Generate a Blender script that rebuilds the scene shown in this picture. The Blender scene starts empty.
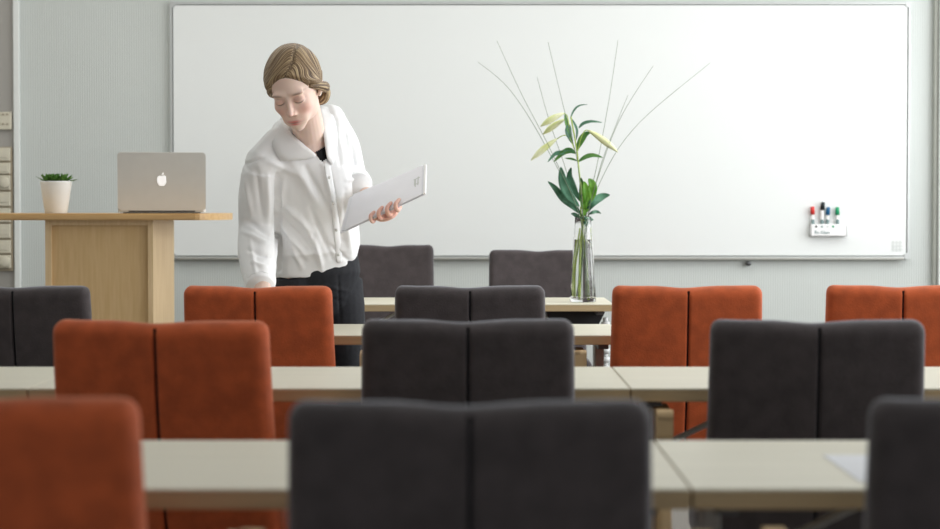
import bpy, bmesh, math, random
import numpy as np
from mathutils import Vector, Matrix, noise
C = bpy.context.scene.collection
R = math.radians
PI = math.pi
random.seed(7)

# ------------------------------------------------------------------ camera
F = 2050.0
CH = 1.11
PITCH = math.atan((264.5 - 205) / F)
def P(px, py, Y):
    """point at depth Y that the photograph shows at pixel px, py"""
    a = (px - 470) / F; b = (264.5 - py) / F
    d = Vector((a, math.cos(PITCH) + b * math.sin(PITCH), -math.sin(PITCH) + b * math.cos(PITCH)))
    return Vector((0, 0, CH)) + d * (Y / d.y)
cam = bpy.data.cameras.new('camera'); co = bpy.data.objects.new('camera', cam); C.objects.link(co)
co.location = (0, 0, CH); co.rotation_euler = (PI / 2 - PITCH, 0, 0)
cam.sensor_width = 36; cam.lens = F / 940 * 36; cam.clip_start = .05
cam.dof.use_dof = True; cam.dof.focus_distance = 6.7; cam.dof.aperture_fstop = 4.2
bpy.context.scene.camera = co

# ------------------------------------------------------------------ materials
def srgb(r, g, b):
    f = lambda c: (c / 255 / 12.92) if c / 255 <= .04045 else ((c / 255 + .055) / 1.055) ** 2.4
    return (f(r), f(g), f(b), 1)
def mat(name, col, rough=.5, metal=0, var=0, vscale=20, bump=0, bscale=200, stretch=(1, 1, 1), sheen=0, col2=None,
        trans=0, ior=1.45, emis=None, emis_s=0, spec=.5, sheen_col=None, attr=None, coat=0):
    m = bpy.data.materials.new(name); m.use_nodes = True
    nt = m.node_tree; N = nt.nodes; L = nt.links; b = N['Principled BSDF']
    b.inputs['Base Color'].default_value = col
    b.inputs['Roughness'].default_value = rough; b.inputs['Metallic'].default_value = metal
    b.inputs['IOR'].default_value = ior; b.inputs['Specular IOR Level'].default_value = spec
    b.inputs['Transmission Weight'].default_value = trans
    b.inputs['Sheen Weight'].default_value = sheen; b.inputs['Sheen Roughness'].default_value = .35
    b.inputs['Coat Weight'].default_value = coat
    if sheen_col: b.inputs['Sheen Tint'].default_value = sheen_col
    if emis: b.inputs['Emission Color'].default_value = emis; b.inputs['Emission Strength'].default_value = emis_s
    tc = N.new('ShaderNodeTexCoord'); mp = N.new('ShaderNodeMapping'); L.new(tc.outputs['Object'], mp.inputs[0])
    mp.inputs['Scale'].default_value = stretch
    if attr:
        at = N.new('ShaderNodeAttribute'); at.attribute_name = attr; L.new(at.outputs['Color'], b.inputs['Base Color'])
    elif var or col2:
        n = N.new('ShaderNodeTexNoise'); n.inputs['Scale'].default_value = vscale; n.inputs['Detail'].default_value = 4
        L.new(mp.outputs[0], n.inputs['Vector'])
        cr = N.new('ShaderNodeValToRGB')
        c2 = col2 or tuple(min(1, c * (1 + var)) for c in col[:3]) + (1,)
        c1 = col if col2 else tuple(c * (1 - var) for c in col[:3]) + (1,)
        cr.color_ramp.elements[0].position = .35; cr.color_ramp.elements[1].position = .65
        cr.color_ramp.elements[0].color = c1; cr.color_ramp.elements[1].color = c2
        L.new(n.outputs['Fac'], cr.inputs[0]); L.new(cr.outputs[0], b.inputs['Base Color'])
    if bump:
        n2 = N.new('ShaderNodeTexNoise'); n2.inputs['Scale'].default_value = bscale; n2.inputs['Detail'].default_value = 3
        L.new(mp.outputs[0], n2.inputs['Vector'])
        bp = N.new('ShaderNodeBump'); bp.inputs['Strength'].default_value = bump; bp.inputs['Distance'].default_value = .002
        L.new(n2.outputs['Fac'], bp.inputs['Height']); L.new(bp.outputs[0], b.inputs['Normal'])
    return m
M = {}
M['orange'] = mat('orange_velour', srgb(192, 90, 48), .85, var=.13, vscale=24, bump=.5, bscale=200, sheen=.35, sheen_col=(1, .62, .42, 1))
M['dark'] = mat('charcoal_velour', srgb(73, 66, 67), .85, var=.13, vscale=26, bump=.5, bscale=200, sheen=.5, sheen_col=(.86, .9, 1, 1))
M['seam_o'] = mat('seam_brown', srgb(45, 18, 12), .9, var=.1)
M['seam_d'] = mat('seam_black', srgb(22, 20, 25), .9, var=.1)
M['birch'] = mat('birch_wood', srgb(214, 184, 140), .45, var=.08, vscale=6, stretch=(1, 6, 1), bump=.05, bscale=60)
M['laminate'] = mat('pale_laminate', srgb(226, 221, 201), .38, var=.03, vscale=5, stretch=(.6, 9, 1), spec=.5)
M['edge'] = mat('beige_edge', srgb(188, 165, 128), .5, var=.06, vscale=8, stretch=(1, 1, 12))
M['chrome'] = mat('satin_steel', srgb(208, 210, 210), .4, metal=.1, var=.03)
M['greymetal'] = mat('grey_metal', srgb(95, 96, 98), .4, metal=.6, var=.05)
M['black'] = mat('black_plastic', srgb(28, 28, 30), .5, var=.05)
M['white'] = mat('white_plastic', srgb(238, 238, 236), .4, var=.02)
M['oak'] = mat('oak_veneer', srgb(208, 174, 124), .5, col2=srgb(216, 184, 136), vscale=9, stretch=(9, 9, .7), bump=.05, bscale=90)
M['oakpost'] = mat('pale_oak_solid', srgb(214, 184, 140), .5, col2=srgb(226, 199, 158), vscale=8, stretch=(9, 9, .6))
M['oaktop'] = mat('oak_worktop', srgb(200, 160, 108), .4, col2=srgb(212, 176, 122), vscale=8, stretch=(.6, 9, 9))
M['alu'] = mat('aluminium', srgb(205, 203, 197), .45, metal=.12, var=.015, bump=.02, bscale=900)
M['logo'] = mat('white_logo', srgb(250, 250, 250), .3, emis=(1, 1, 1, 1), emis_s=.35)
M['pot'] = mat('white_ceramic', srgb(236, 237, 235), .35, var=.015, bump=.1, bscale=120)
M['soil'] = mat('soil', srgb(50, 38, 28), .95, var=.3, vscale=90)
M['succ'] = mat('succulent_green', srgb(66, 118, 48), .5, col2=srgb(118, 160, 78), vscale=40)
M['board'] = mat('whiteboard_enamel', srgb(238, 241, 240), .22, var=.004, vscale=1.2, coat=.2)
M['frame'] = mat('board_frame', srgb(196, 199, 198), .35, metal=.4, var=.02)
M['ledge'] = mat('ledge_metal', srgb(178, 178, 172), .35, metal=.5, var=.02)
M['tray'] = mat('holder_white', srgb(250, 250, 250), .35, var=.01)
M['ink'] = mat('grey_print', srgb(128, 150, 150), .6, var=.02)
M['faint'] = mat('faint_print', srgb(214, 218, 216), .6, var=.02)
M['paper'] = mat('white_paper', srgb(240, 242, 248), .7, var=.01)
M['folder'] = mat('folder_white', srgb(246, 247, 253), .4, var=.01, spec=.6)
M['shirt'] = mat('white_cotton', srgb(248, 249, 250), .8, var=.01, bump=.12, bscale=420, sheen=.15)
M['trouser'] = mat('black_denim', srgb(34, 36, 42), .8, var=.15, vscale=90, bump=.15, bscale=500)
M['top'] = mat('black_jersey', srgb(18, 18, 22), .8, var=.1)
M['shoe'] = mat('black_leather', srgb(22, 21, 22), .35, var=.1)
M['skin'] = mat('skin', srgb(232, 192, 172), .5, attr='Col', spec=.35)
b_ = M['skin'].node_tree.nodes['Principled BSDF']; b_.inputs['Subsurface Weight'].default_value = .15
b_.inputs['Subsurface Radius'].default_value = (.01, .004, .002); b_.inputs['Subsurface Scale'].default_value = .6
def hair_mat():
    m = mat('dark_blond_hair', srgb(140, 112, 78), .45, spec=.4)
    nt = m.node_tree; N = nt.nodes; L = nt.links; b = N['Principled BSDF']
    at = N.new('ShaderNodeAttribute'); at.attribute_name = 'St'
    n = N.new('ShaderNodeTexNoise'); n.inputs['Scale'].default_value = 1; n.inputs['Detail'].default_value = 3; n.inputs['Roughness'].default_value = .6
    L.new(at.outputs['Vector'], n.inputs['Vector'])
    cr = N.new('ShaderNodeValToRGB'); e = cr.color_ramp.elements
    e[0].position = .36; e[0].color = srgb(82, 64, 48); e[1].position = .66; e[1].color = srgb(212, 190, 152)
    q = e.new(.5); q.color = srgb(136, 112, 85)
    L.new(n.outputs['Fac'], cr.inputs[0])
    mx = N.new('ShaderNodeMixRGB'); mx.blend_type = 'MULTIPLY'; mx.inputs[0].default_value = 1
    a2 = N.new('ShaderNodeAttribute'); a2.attribute_name = 'Col'
    L.new(cr.outputs[0], mx.inputs[1]); L.new(a2.outputs['Color'], mx.inputs[2]); L.new(mx.outputs[0], b.inputs['Base Color'])
    bp = N.new('ShaderNodeBump'); bp.inputs['Strength'].default_value = .8; bp.inputs['Distance'].default_value = .003
    L.new(n.outputs['Fac'], bp.inputs['Height']); L.new(bp.outputs[0], b.inputs['Normal'])
    return m
M['hair'] = hair_mat()
M['stem'] = mat('stem_green', srgb(176, 200, 100), .5, var=.1, vscale=30)
M['leaf'] = mat('lily_leaf', srgb(58, 112, 52), .4, col2=srgb(96, 146, 66), vscale=25, spec=.4)
M['leafd'] = mat('dark_glossy_leaf', srgb(38, 92, 62), .3, col2=srgb(88, 140, 112), vscale=22, spec=.6)
M['leafb'] = mat('bright_leaf', srgb(84, 146, 42), .4, col2=srgb(120, 172, 60), vscale=25)
M['bud'] = mat('lily_bud', srgb(214, 220, 150), .5, col2=srgb(238, 240, 206), vscale=25)
M['grass'] = mat('grass_blade', srgb(120, 134, 112), .5, var=.1)
M['glass'] = mat('clear_glass', (1, 1, 1, 1), .0, trans=1, ior=1.25)
M['water'] = mat('water', (.985, 1, .985, 1), .0, trans=1, ior=1.33)
M['ceiling'] = mat('ceiling_white', srgb(235, 235, 232), .9, var=.01)
M['floor'] = mat('carpet_grey', srgb(118, 114, 108), .95, var=.1, vscale=120, bump=.3, bscale=400)
M['sock'] = mat('ivory_plastic', srgb(214, 208, 190), .5, var=.02)
M['sock2'] = mat('ivory_dark', srgb(172, 160, 140), .6, var=.03)  # darker ivory for the socket backplate and the plate buttons
M['trim'] = mat('trim_white', srgb(232, 235, 233), .5, var=.01)
M['trimg'] = mat('trim_grey', srgb(172, 174, 166), .5, var=.02)
M['panel'] = mat('panel_grey', srgb(168, 165, 160), .7, var=.03, vscale=3)
M['glow'] = mat('window_glass', (1, 1, 1, 1), .0, trans=1, ior=1.02)
for n_, c_ in (('red', (216, 60, 56)), ('blk', (30, 40, 42)), ('blu', (24, 96, 140)), ('grn', (30, 158, 108))):
    M[n_] = mat('cap_' + n_, srgb(*c_), .4, var=.03)
# ribbed wall covering
def wall_mat():
    m = mat('ribbed_wall_covering', srgb(206, 211, 208), .85, var=.012, vscale=2)
    nt = m.node_tree; N = nt.nodes; L = nt.links; b = N['Principled BSDF']
    tc = N.new('ShaderNodeTexCoord'); w = N.new('ShaderNodeTexWave'); w.wave_type = 'BANDS'; w.bands_direction = 'X'
    w.inputs['Scale'].default_value = 28; w.inputs['Distortion'].default_value = .25; w.inputs['Detail'].default_value = 2
    w.inputs['Detail Scale'].default_value = 1.5
    L.new(tc.outputs['Object'], w.inputs['Vector'])
    bp = N.new('ShaderNodeBump'); bp.inputs['Strength'].default_value = .35; bp.inputs['Distance'].default_value = .002
    L.new(w.outputs['Fac'], bp.inputs['Height']); L.new(bp.outputs[0], b.inputs['Normal'])
    return m
M['wall'] = wall_mat()
M['sidewall'] = mat('side_wall_paint', srgb(214, 215, 210), .9, var=.01)

# ------------------------------------------------------------------ helpers
def link(name, me, m=None, parent=None, smooth=False):
    o = bpy.data.objects.new(name, me); C.objects.link(o)
    if m is not None:
        for mm in (m if isinstance(m, (list, tuple)) else [m]): me.materials.append(mm)
    if parent is not None: o.parent = parent
    if smooth:
        me.polygons.foreach_set('use_smooth', [True] * len(me.polygons))
    return o
def obj(name, bm, m=None, parent=None, smooth=False):
    me = bpy.data.meshes.new(name); bmesh.ops.recalc_face_normals(bm, faces=bm.faces); bm.to_mesh(me); bm.free()
    return link(name, me, m, parent, smooth)
def tag(o, label, cat, group=None):
    o['label'] = label; o['category'] = cat
    if group: o['group'] = group
    return o
def thing(name, label, cat, loc=(0, 0, 0), rz=0, group=None):
    o = bpy.data.objects.new(name, None); C.objects.link(o); o.empty_display_size = .1
    o.location = loc; o.rotation_euler = (0, 0, rz)
    return tag(o, label, cat, group)
def struct(o):
    o['kind'] = 'structure'; return o
def box(bm, x0, x1, y0, y1, z0, z1, bev=0, mi=0):
    vs = [bm.verts.new((x, y, z)) for x in (x0, x1) for y in (y0, y1) for z in (z0, z1)]
    fs = [bm.faces.new([vs[i] for i in q]) for q in ((0, 1, 3, 2), (4, 6, 7, 5), (0, 4, 5, 1), (2, 3, 7, 6), (0, 2, 6, 4), (1, 5, 7, 3))]
    for f in fs: f.material_index = mi
    if bev:
        es = list({e for f in fs for e in f.edges})
        bmesh.ops.bevel(bm, geom=es, offset=bev, segments=3, affect='EDGES', profile=.5)
    return bm
def bx(*a, **k): return box(bmesh.new(), *a, **k)
def tube(bm, pts, rad, n=10, cap=True, flat=1.0, up=None):
    """tapered tube through pts; rad list (or (a,b) pairs)"""
    pts = [Vector(p) for p in pts]; rings = []
    if not isinstance(rad, (list, tuple)): rad = [rad] * len(pts)
    T = []
    for i in range(len(pts)):
        T.append((pts[min(i + 1, len(pts) - 1)] - pts[max(i - 1, 0)]).normalized())
    u = Vector(up) if up else (Vector((1, 0, 0)) if abs(T[0].x) < .9 else Vector((0, 0, 1)))
    for i, p in enumerate(pts):
        u = (u - T[i] * u.dot(T[i])).normalized(); v = T[i].cross(u)
        r = rad[i]; a, b = r if isinstance(r, (tuple, list)) else (r, r * flat)
        rings.append([bm.verts.new(p + u * a * math.cos(2 * PI * k / n) + v * b * math.sin(2 * PI * k / n)) for k in range(n)])
    for A, B in zip(rings, rings[1:]):
        for k in range(n): bm.faces.new((A[k], A[(k + 1) % n], B[(k + 1) % n], B[k]))
    if cap: bm.faces.new(rings[0][::-1]); bm.faces.new(rings[-1])
    return bm
def smoothpath(pts, rad, sub=6):
    """catmull-rom through pts with radii"""
    pts = [Vector(p) for p in pts]; op = []; orr = []
    rr = rad if isinstance(rad, (list, tuple)) else [rad] * len(pts)
    if any(isinstance(q, tuple) for q in rr): rr = [q if isinstance(q, tuple) else (q, q) for q in rr]
    for i in range(len(pts) - 1):
        p0 = pts[max(i - 1, 0)]; p1 = pts[i]; p2 = pts[i + 1]; p3 = pts[min(i + 2, len(pts) - 1)]
        for s in range(sub):
            t = s / sub
            op.append(.5 * ((2 * p1) + (p2 - p0) * t + (2 * p0 - 5 * p1 + 4 * p2 - p3) * t * t + (3 * p1 - p0 - 3 * p2 + p3) * t ** 3))
            a, b = rr[i], rr[i + 1]
            orr.append(tuple(x + (y - x) * t for x, y in zip(a, b)) if isinstance(a, tuple) else a + (b - a) * t)
    op.append(pts[-1]); orr.append(rr[-1])
    return op, orr
def limb(bm, pts, rad, n=16, sub=5, up=None, round_end=True):
    p, r = smoothpath(pts, rad, sub)
    if round_end:
        rr = lambda q: (sum(q) / 2 if isinstance(q, tuple) else q)
        sc = lambda q, f: tuple(x * f for x in q) if isinstance(q, tuple) else q * f
        d0 = (p[0] - p[1]).normalized(); d1 = (p[-1] - p[-2]).normalized()
        p = [p[0] + d0 * rr(r[0]) * .9, p[0] + d0 * rr(r[0]) * .55] + p + [p[-1] + d1 * rr(r[-1]) * .55, p[-1] + d1 * rr(r[-1]) * .9]
        r = [sc(r[0], .35), sc(r[0], .8)] + r + [sc(r[-1], .8), sc(r[-1], .35)]
    return tube(bm, p, r, n, up=up)
def lathe(bm, prof, n=32, cx=0, cy=0, mi=0):
    rings = [[bm.verts.new((cx + r * math.cos(2 * PI * k / n), cy + r * math.sin(2 * PI * k / n), z)) for k in range(n)] for r, z in prof]
    for A, B in zip(rings, rings[1:]):
        for k in range(n):
            f = bm.faces.new((A[k], A[(k + 1) % n], B[(k + 1) % n], B[k])); f.material_index = mi
    bm.faces.new(rings[0][::-1]); bm.faces.new(rings[-1]); return bm
def prism(bm, pts2, y0, y1, f=lambda x, z, y: (x, y, z)):
    A = [bm.verts.new(f(x, z, y0)) for x, z in pts2]; B = [bm.verts.new(f(x, z, y1)) for x, z in pts2]
    n = len(pts2); bm.faces.new(A); bm.faces.new(B[::-1])
    for i in range(n): bm.faces.new((A[i], B[i], B[(i + 1) % n], A[(i + 1) % n]))
    return bm
def rrect(w, h, r, n=6, cx=0, cz=0):
    out = []
    for sx, sz, a0 in ((1, 1, 0), (-1, 1, 90), (-1, -1, 180), (1, -1, 270)):
        for k in range(n + 1):
            a = R(a0 + 90 * k / n)
            out.append((cx + sx * (w / 2 - r) + r * math.cos(a), cz + sz * (h / 2 - r) + r * math.sin(a)))
    return out
def dup(root, label=None, loc=None, rz=None, scale=None):
    r = root.copy(); C.objects.link(r)
    if loc is not None: r.location = loc
    if rz is not None: r.rotation_euler = (0, 0, rz)
    if scale: r.scale = scale
    if label: r['label'] = label
    for ch in root.children:
        c = ch.copy(); C.objects.link(c); c.parent = r
        for g in ch.children:
            d = g.copy(); C.objects.link(d); d.parent = c
    return r

# ------------------------------------------------------------------ room
WY = 9.8
XL, XR, ZC = -3.1, 3.05, 2.85
Y0 = -2.2
struct(obj('floor', bx(XL - .1, XR + .1, Y0, WY + .1, -.1, 0), M['floor']))
struct(obj('ceiling', bx(XL - .1, XR + .1, Y0, WY + .1, ZC, ZC + .1), M['ceiling']))
struct(obj('wall_back', bx(XL - .1, XR + .1, WY, WY + .1, 0, ZC), M['wall']))
struct(obj('wall_left', bx(XL - .1, XL, Y0, WY, 0, ZC), M['sidewall']))
bm = bmesh.new()
wins = [(1.2, 3.0), (3.5, 5.4), (5.9, 7.6), (8.0, 9.3)]
ys = Y0
box(bm, XR, XR + .12, Y0, WY, 0, .85); box(bm, XR, XR + .12, Y0, WY, 2.5, ZC)
for a, b in wins:
    box(bm, XR, XR + .12, ys, a, .85, 2.5); ys = b
box(bm, XR, XR + .12, ys, WY, .85, 2.5)
struct(obj('wall_right', bm, M['sidewall']))
for i, (a, b) in enumerate(wins):
    bm = bmesh.new()
    for q in ((a, a + .05, .85, 2.5), (b - .05, b, .85, 2.5), (a, b, .85, .9), (a, b, 2.45, 2.5), ((a + b) / 2 - .025, (a + b) / 2 + .025, .9, 2.45)):
        box(bm, XR + .03, XR + .09, *q)
    w = struct(obj('window_%d' % (i + 1), bm, M['trim']))
    g = obj('pane', bx(XR + .055, XR + .06, a + .04, b - .04, .89, 2.46), M['glow'], w)
# back-wall trims
s = WY / F
def WX(px): return (px - 470) * s
def WZ(py): return P(470, py, WY).z
struct(obj('trim_1', bx(WX(15.5), WX(21.5), WY - .03, WY, 0, ZC, bev=.004), M['trim']))
struct(obj('trim_2', bx(WX(-90), WX(15.5), WY - .012, WY, 0, ZC), M['panel']))
bm = bx(WX(931.5), WX(936), WY - .035, WY, WZ(286), ZC, bev=.006)
struct(obj('trim_3', bm, M['trimg']))
struct(obj('trim_4', bx(WX(936), WX(990), WY - .06, WY, WZ(286), ZC, bev=.006), M['trim']))
struct(obj('baseboard_back', bx(WX(22), XR, WY - .015, WY, 0, .08, bev=.003), M['trim']))

# socket column
t = thing('socket_column', 'ivory column of wall switches and sockets behind the lectern, at far left', 'wall socket', (WX(6), WY - .012, WZ(190)))
def cz(py): return WZ(py) - WZ(190)
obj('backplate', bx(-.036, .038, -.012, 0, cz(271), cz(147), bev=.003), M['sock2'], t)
for i, (a, b, rd) in enumerate(((148, 161, 0), (163, 174, 0), (175.5, 190, 1), (192, 206, 0), (208, 222, 0), (224, 238, 0), (240, 253, 0), (255, 268, 1))):
    mo = obj('socket_module', bx(-.03, .03, -.03, -.012, cz(b), cz(a), bev=.004), M['sock'], t)
    zc = (cz(a) + cz(b)) / 2
    if rd:
        bm = bmesh.new(); tube(bm, [(.006, -.03, zc), (.006, -.045, zc), (.006, -.048, zc)], [.026, .026, .021], 20)
        obj('knob', bm, M['sock'], mo, True)
    else:
        obj('rocker', bx(-.02, .02, -.034, -.03, zc - .016, zc + .016, bev=.002), M['sock'], mo)
t = thing('switch_plate', 'small ivory wall plate with two rows of dark dots above the sockets', 'wall switch', (WX(6), WY - .012, WZ(121)))
obj('plate', bx(-.04, .036, -.02, 0, -.042, .042, bev=.004), M['sock'], t)
for zz in (.03, -.016):
    for k in range(3):
        obj('button', bx(-.028 + k * .02, -.018 + k * .02, -.024, -.02, zz - .004, zz + .004), M['sock2'], t)

# ------------------------------------------------------------------ whiteboard
bx0, bx1 = WX(171.5), WX(908.5); bz0, bz1 = WZ(258.5), WZ(2.5)
cx, czz = (bx0 + bx1) / 2, (bz0 + bz1) / 2; W, H = bx1 - bx0, bz1 - bz0
t = thing('whiteboard', 'wide white magnetic board with thin grey frame mounted on the end wall', 'whiteboard', (cx, WY - .002, czz))
obj('writing_surface', prism(bmesh.new(), rrect(W - .03, H - .03, .01), -.018, 0), M['board'], t)
def ring(w, h, r, th, y0, y1):
    bm = bmesh.new(); a = rrect(w, h, r, 6); b = rrect(w - 2 * th, h - 2 * th, max(r - th, .002), 6); n = len(a)
    V = [[bm.verts.new((x, y, z)) for x, z in q] for q, y in ((a, y0), (b, y0), (b, y1), (a, y1))]
    for A, B in ((0, 1), (1, 2), (2, 3), (3, 0)):
        for i in range(n): bm.faces.new((V[A][i], V[A][(i + 1) % n], V[B][(i + 1) % n], V[B][i]))
    return bm
obj('frame', ring(W, H, .028, .011, -.024, 0), M['frame'], t)
for sx in (-1, 1):
    for sz in (-1, 1):
        bm = prism(bmesh.new(), rrect(.026, .026, .012, 5, sx * (W / 2 - .0125), sz * (H / 2 - .0125)), -.026, -.001)
        obj('corner_cap', bm, M['frame'], t)
obj('pen_ledge', bx(-W / 2 + .03, W / 2 - .03, -.034, -.01, -H / 2 - .006, -H / 2 + .005, bev=.003), M['ledge'], t)
bm = bmesh.new(); kx = WX(748) - cx
tube(bm, [(kx, -.03, -H / 2 - .024), (kx, -.003, -H / 2 - .024)], .011, 14)
obj('clamp_knob', bm, M['greymetal'], t, True)
# faint emblem in the lower right corner of the board
bm = bmesh.new(); ex, ez = WX(896) - cx, WZ(246) - czz
for k in range(3):
    box(bm, ex - .026, ex + .026, -.0195, -.0175, ez - .019 + k * .016, ez - .013 + k * .016)
    box(bm, ex - .021 + k * .016, ex - .014 + k * .016, -.0197, -.0175, ez - .026, ez + .026)
obj('printed_emblem', bm, M['faint'], t)

# pen holder + pens
hx0, hx1 = WX(809), WX(845); hz0, hz1 = WZ(236), WZ(224)
hy = WY - .021
t = thing('pen_holder', 'white magnetic pen holder with dots and small print on the whiteboard', 'pen holder', ((hx0 + hx1) / 2, hy, hz0))
w, h = (hx1 - hx0) / 2, hz1 - hz0
bm = bmesh.new()
box(bm, -w, w, -.034, -.031, 0, h, bev=.001); box(bm, -w, w, -.003, 0, 0, h + .02); box(bm, -w, w, -.034, 0, 0, .003)
box(bm, -w, -w + .003, -.034, 0, 0, h); box(bm, w - .003, w, -.034, 0, 0, h)
obj('tray', bm, M['tray'], t)
for k, (dx, mm) in enumerate(((814.2, 'blk'), (820, 'ink'), (825.5, 'faint'), (831, 'grn'))):
    bm = bmesh.new(); q = WX(dx) - (hx0 + hx1) / 2
    box(bm, q - .0045, q + .0045, -.0365, -.0335, h - .016, h - .007)
    obj('dot', bm, M[mm], t)
fc = bpy.data.curves.new('lettering', 'FONT'); fc.body = 'Re Glass'; fc.size = .021; fc.extrude = .0004
fo = bpy.data.objects.new('tmp', fc); C.objects.link(fo)
dg = bpy.context.evaluated_depsgraph_get(); me = bpy.data.meshes.new_from_object(fo.evaluated_get(dg)); bpy.data.objects.remove(fo)
me.transform(Matrix.Translation((WX(812.5) - (hx0 + hx1) / 2, -.0362, .012)) @ Matrix.Rotation(PI / 2, 4, 'X')); me.materials.clear()
link('lettering', me, M['ink'], t)
for px, top, col, nm, ln in ((811.5, 206.5, 'red', 'red', 2), (820.5, 202, 'blk', 'black', -4), (826, 207, 'blu', 'blue', -3), (836, 207, 'grn', 'green', 1)):
    t = thing('marker_pen', '%s-capped marker pen standing in the white holder on the whiteboard' % nm, 'marker pen',
              (WX(px), hy - .017, hz0 + .004), 0, 'marker pens in the holder')
    Hh = WZ(top) - hz0 - .004; lean = -ln * .0012
    bm = bmesh.new(); tube(bm, [(0, 0, 0), (lean * .3, 0, Hh - .036)], .0078, 14); obj('barrel', bm, M['white'], t, True)
    bm = bmesh.new(); tube(bm, [(lean * .3, 0, Hh - .038), (lean, 0, Hh - .004), (lean, 0, Hh)], [.0105, .0095, .006], 14); obj('cap', bm, M[col], t, True)
    bm = bmesh.new(); tube(bm, [(0, 0, .048), (lean * .2, 0, .075)], .0081, 14, cap=False); obj('print_band', bm, M['ink'], t, True)

# ------------------------------------------------------------------ chairs
def back_bm(w=.428, h=.475, t=.066, rc=.024, re=.020):
    """upholstered back: rounded slab with pillow edges, groove down the rear face"""
    def sp(n, L, extra):
        a = [math.sin((k / n - .5) * PI) * .5 * L for k in range(n + 1)]
        return sorted(set([round(q, 5) for q in a + extra]))
    xs = sp(30, w, [-.012, -.008, -.005, -.0025, 0, .0025, .005, .008, .012]); zs = sp(32, h, [])
    bm = bmesh.new(); G = {}
    def rnd(x, z):
        ax, az = abs(x), abs(z); ix, iz = w / 2 - rc, h / 2 - rc
        if ax > ix and az > iz and z > 0:
            u = (ax - ix) / rc; v = (az - iz) / rc; l = math.hypot(u, v); m_ = max(u, v)
            if l > 0: u, v = u / l * m_, v / l * m_
            ax, az = ix + u * rc, iz + v * rc
            d = rc * (1 - m_)
        else: d = min(w / 2 - ax, h / 2 - az)
        return math.copysign(ax, x), math.copysign(az, z), max(d, 0)
    for side in (0, 1):
        for i, x in enumerate(xs):
            for j, z in enumerate(zs):
                X, Z, d = rnd(x, z)
                q = min(d / re, 1); th = t / 2 * math.sqrt(max(0, 1 - (1 - q) ** 2))
                pil = .006 * (1 - (2 * x / w) ** 2) * (1 - (2 * z / h) ** 2)
                v = (z / h + .5)
                if side == 0:  # rear
                    Y = -th - pil * .7
                    gr = math.exp(-(x / .0034) ** 2); Y += .012 * gr * q
                else: Y = th + pil
                Z -= .005 * math.exp(-(x / .055) ** 2) * v ** 6
                Z += .002 * noise.noise(Vector((x * 14, side, 3.3))) * v
                X *= 1 + .035 * (1 - v)
                Y += .022 * (v - .5) ** 2 * 2 + .05 * (X / w) ** 2   # slight wrap
                edge = d <= 1e-9
                if side == 1 and edge and (0, i, j) in G: G[1, i, j] = G[0, i, j]; continue
                G[side, i, j] = bm.verts.new((X, Y, Z + h / 2))
    for side in (0, 1):
        for i in range(len(xs) - 1):
            for j in range(len(zs) - 1):
                try: bm.faces.new((G[side, i, j], G[side, i + 1, j], G[side, i + 1, j + 1], G[side, i, j + 1]))
                except ValueError: pass
    bmesh.ops.remove_doubles(bm, verts=bm.verts, dist=1e-5)
    return bm
REC = 11
def xf(bm, z0=.41, y0=-.145):
    bmesh.ops.transform(bm, matrix=Matrix.Translation((0, y0, z0)) @ Matrix.Rotation(R(REC), 4, 'X'), verts=bm.verts); return bm
def make_chair(kind, label, group):
    t = thing('conference_chair', label, 'chair', (0, 0, 0), 0, group)
    fm = M['orange'] if kind == 'o' else M['dark']; sm = M['seam_o'] if kind == 'o' else M['seam_d']
    b = obj('backrest', xf(back_bm()), fm, t, True)
    bm = bmesh.new()
    for k in range(24):
        v0, v1 = k / 24, (k + 1) / 24
        f = lambda v: -.033 - .0042 * (1 - (2 * v - 1) ** 2) + .022 * (v - .5) ** 2 * 2 + .0068
        z0, z1 = .008 + v0 * .459, .008 + v1 * .459
        a = bm.verts.new((-.0032, f(v0), z0)); c = bm.verts.new((.0032, f(v0), z0)); d = bm.verts.new((.0032, f(v1), z1)); e = bm.verts.new((-.0032, f(v1), z1))
        bm.faces.new((a, c, d, e))
    bmesh.ops.remove_doubles(bm, verts=bm.verts, dist=1e-5)
    obj('seam', xf(bm), sm, b)
    bm = bmesh.new(); box(bm, -.222, .222, -.15, .29, .37, .455, bev=.03)
    obj('seat', bm, fm, t, True)
    for sx in (-1, 1):
        # arm: bent wooden strip with rounded rear end
        bm = bmesh.new()
        prism(bm, rrect(.20, .03, .014, 5, -.05, .672), sx * .30 - .014, sx * .30 + .014, f=lambda x, z, y: (y, x, z))
        prism(bm, rrect(.05, .062, .012, 5, -.125, .658), sx * .30 - .017, sx * .30 + .017, f=lambda x, z, y: (y, x, z))
        obj('armrest', bm, M['birch'], t)
        bm = bmesh.new(); tube(bm, [(sx * .30, .02, .66), (sx * .30, .10, .33), (sx * .3, .17, 0)], [(.014, .015), (.016, .017), (.015, .014)], 10)
        obj('leg', bm, M['birch'], t, True)
        bm = bmesh.new(); tube(bm, [(sx * .30, -.12, .64), (sx * .30, -.15, .33), (sx * .3, -.24, 0)], [(.015, .015), (.016, .017), (.015, .014)], 10)
        obj('leg', bm, M['birch'], t, True)
    for y in (-.10, .14):
        obj('rail', bx(-.30, .30, y - .012, y + .012, .325, .37, bev=.004), M['birch'], t)
    return t
def chair_at(src, first, X, topY, label, rz=0, turn=False, sc=None):
    off = .26
    rot = PI if turn else R(rz)
    loc = (X - off * math.sin(rot), topY + off * math.cos(rot), 0)
    if first: src.location = loc; src.rotation_euler = (0, 0, rot); return src
    return dup(src, label, loc, rot, sc)
go, gd = 'orange upholstered conference chairs', 'charcoal upholstered conference chairs'
co_ = make_chair('o', 'blurred rust-orange chair in the nearest row, bottom left corner of the photo', go)
cd_ = make_chair('d', 'large dark charcoal chair in the nearest row, front and centre', gd)
chair_at(cd_, True, .0, 2.36, None)
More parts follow.
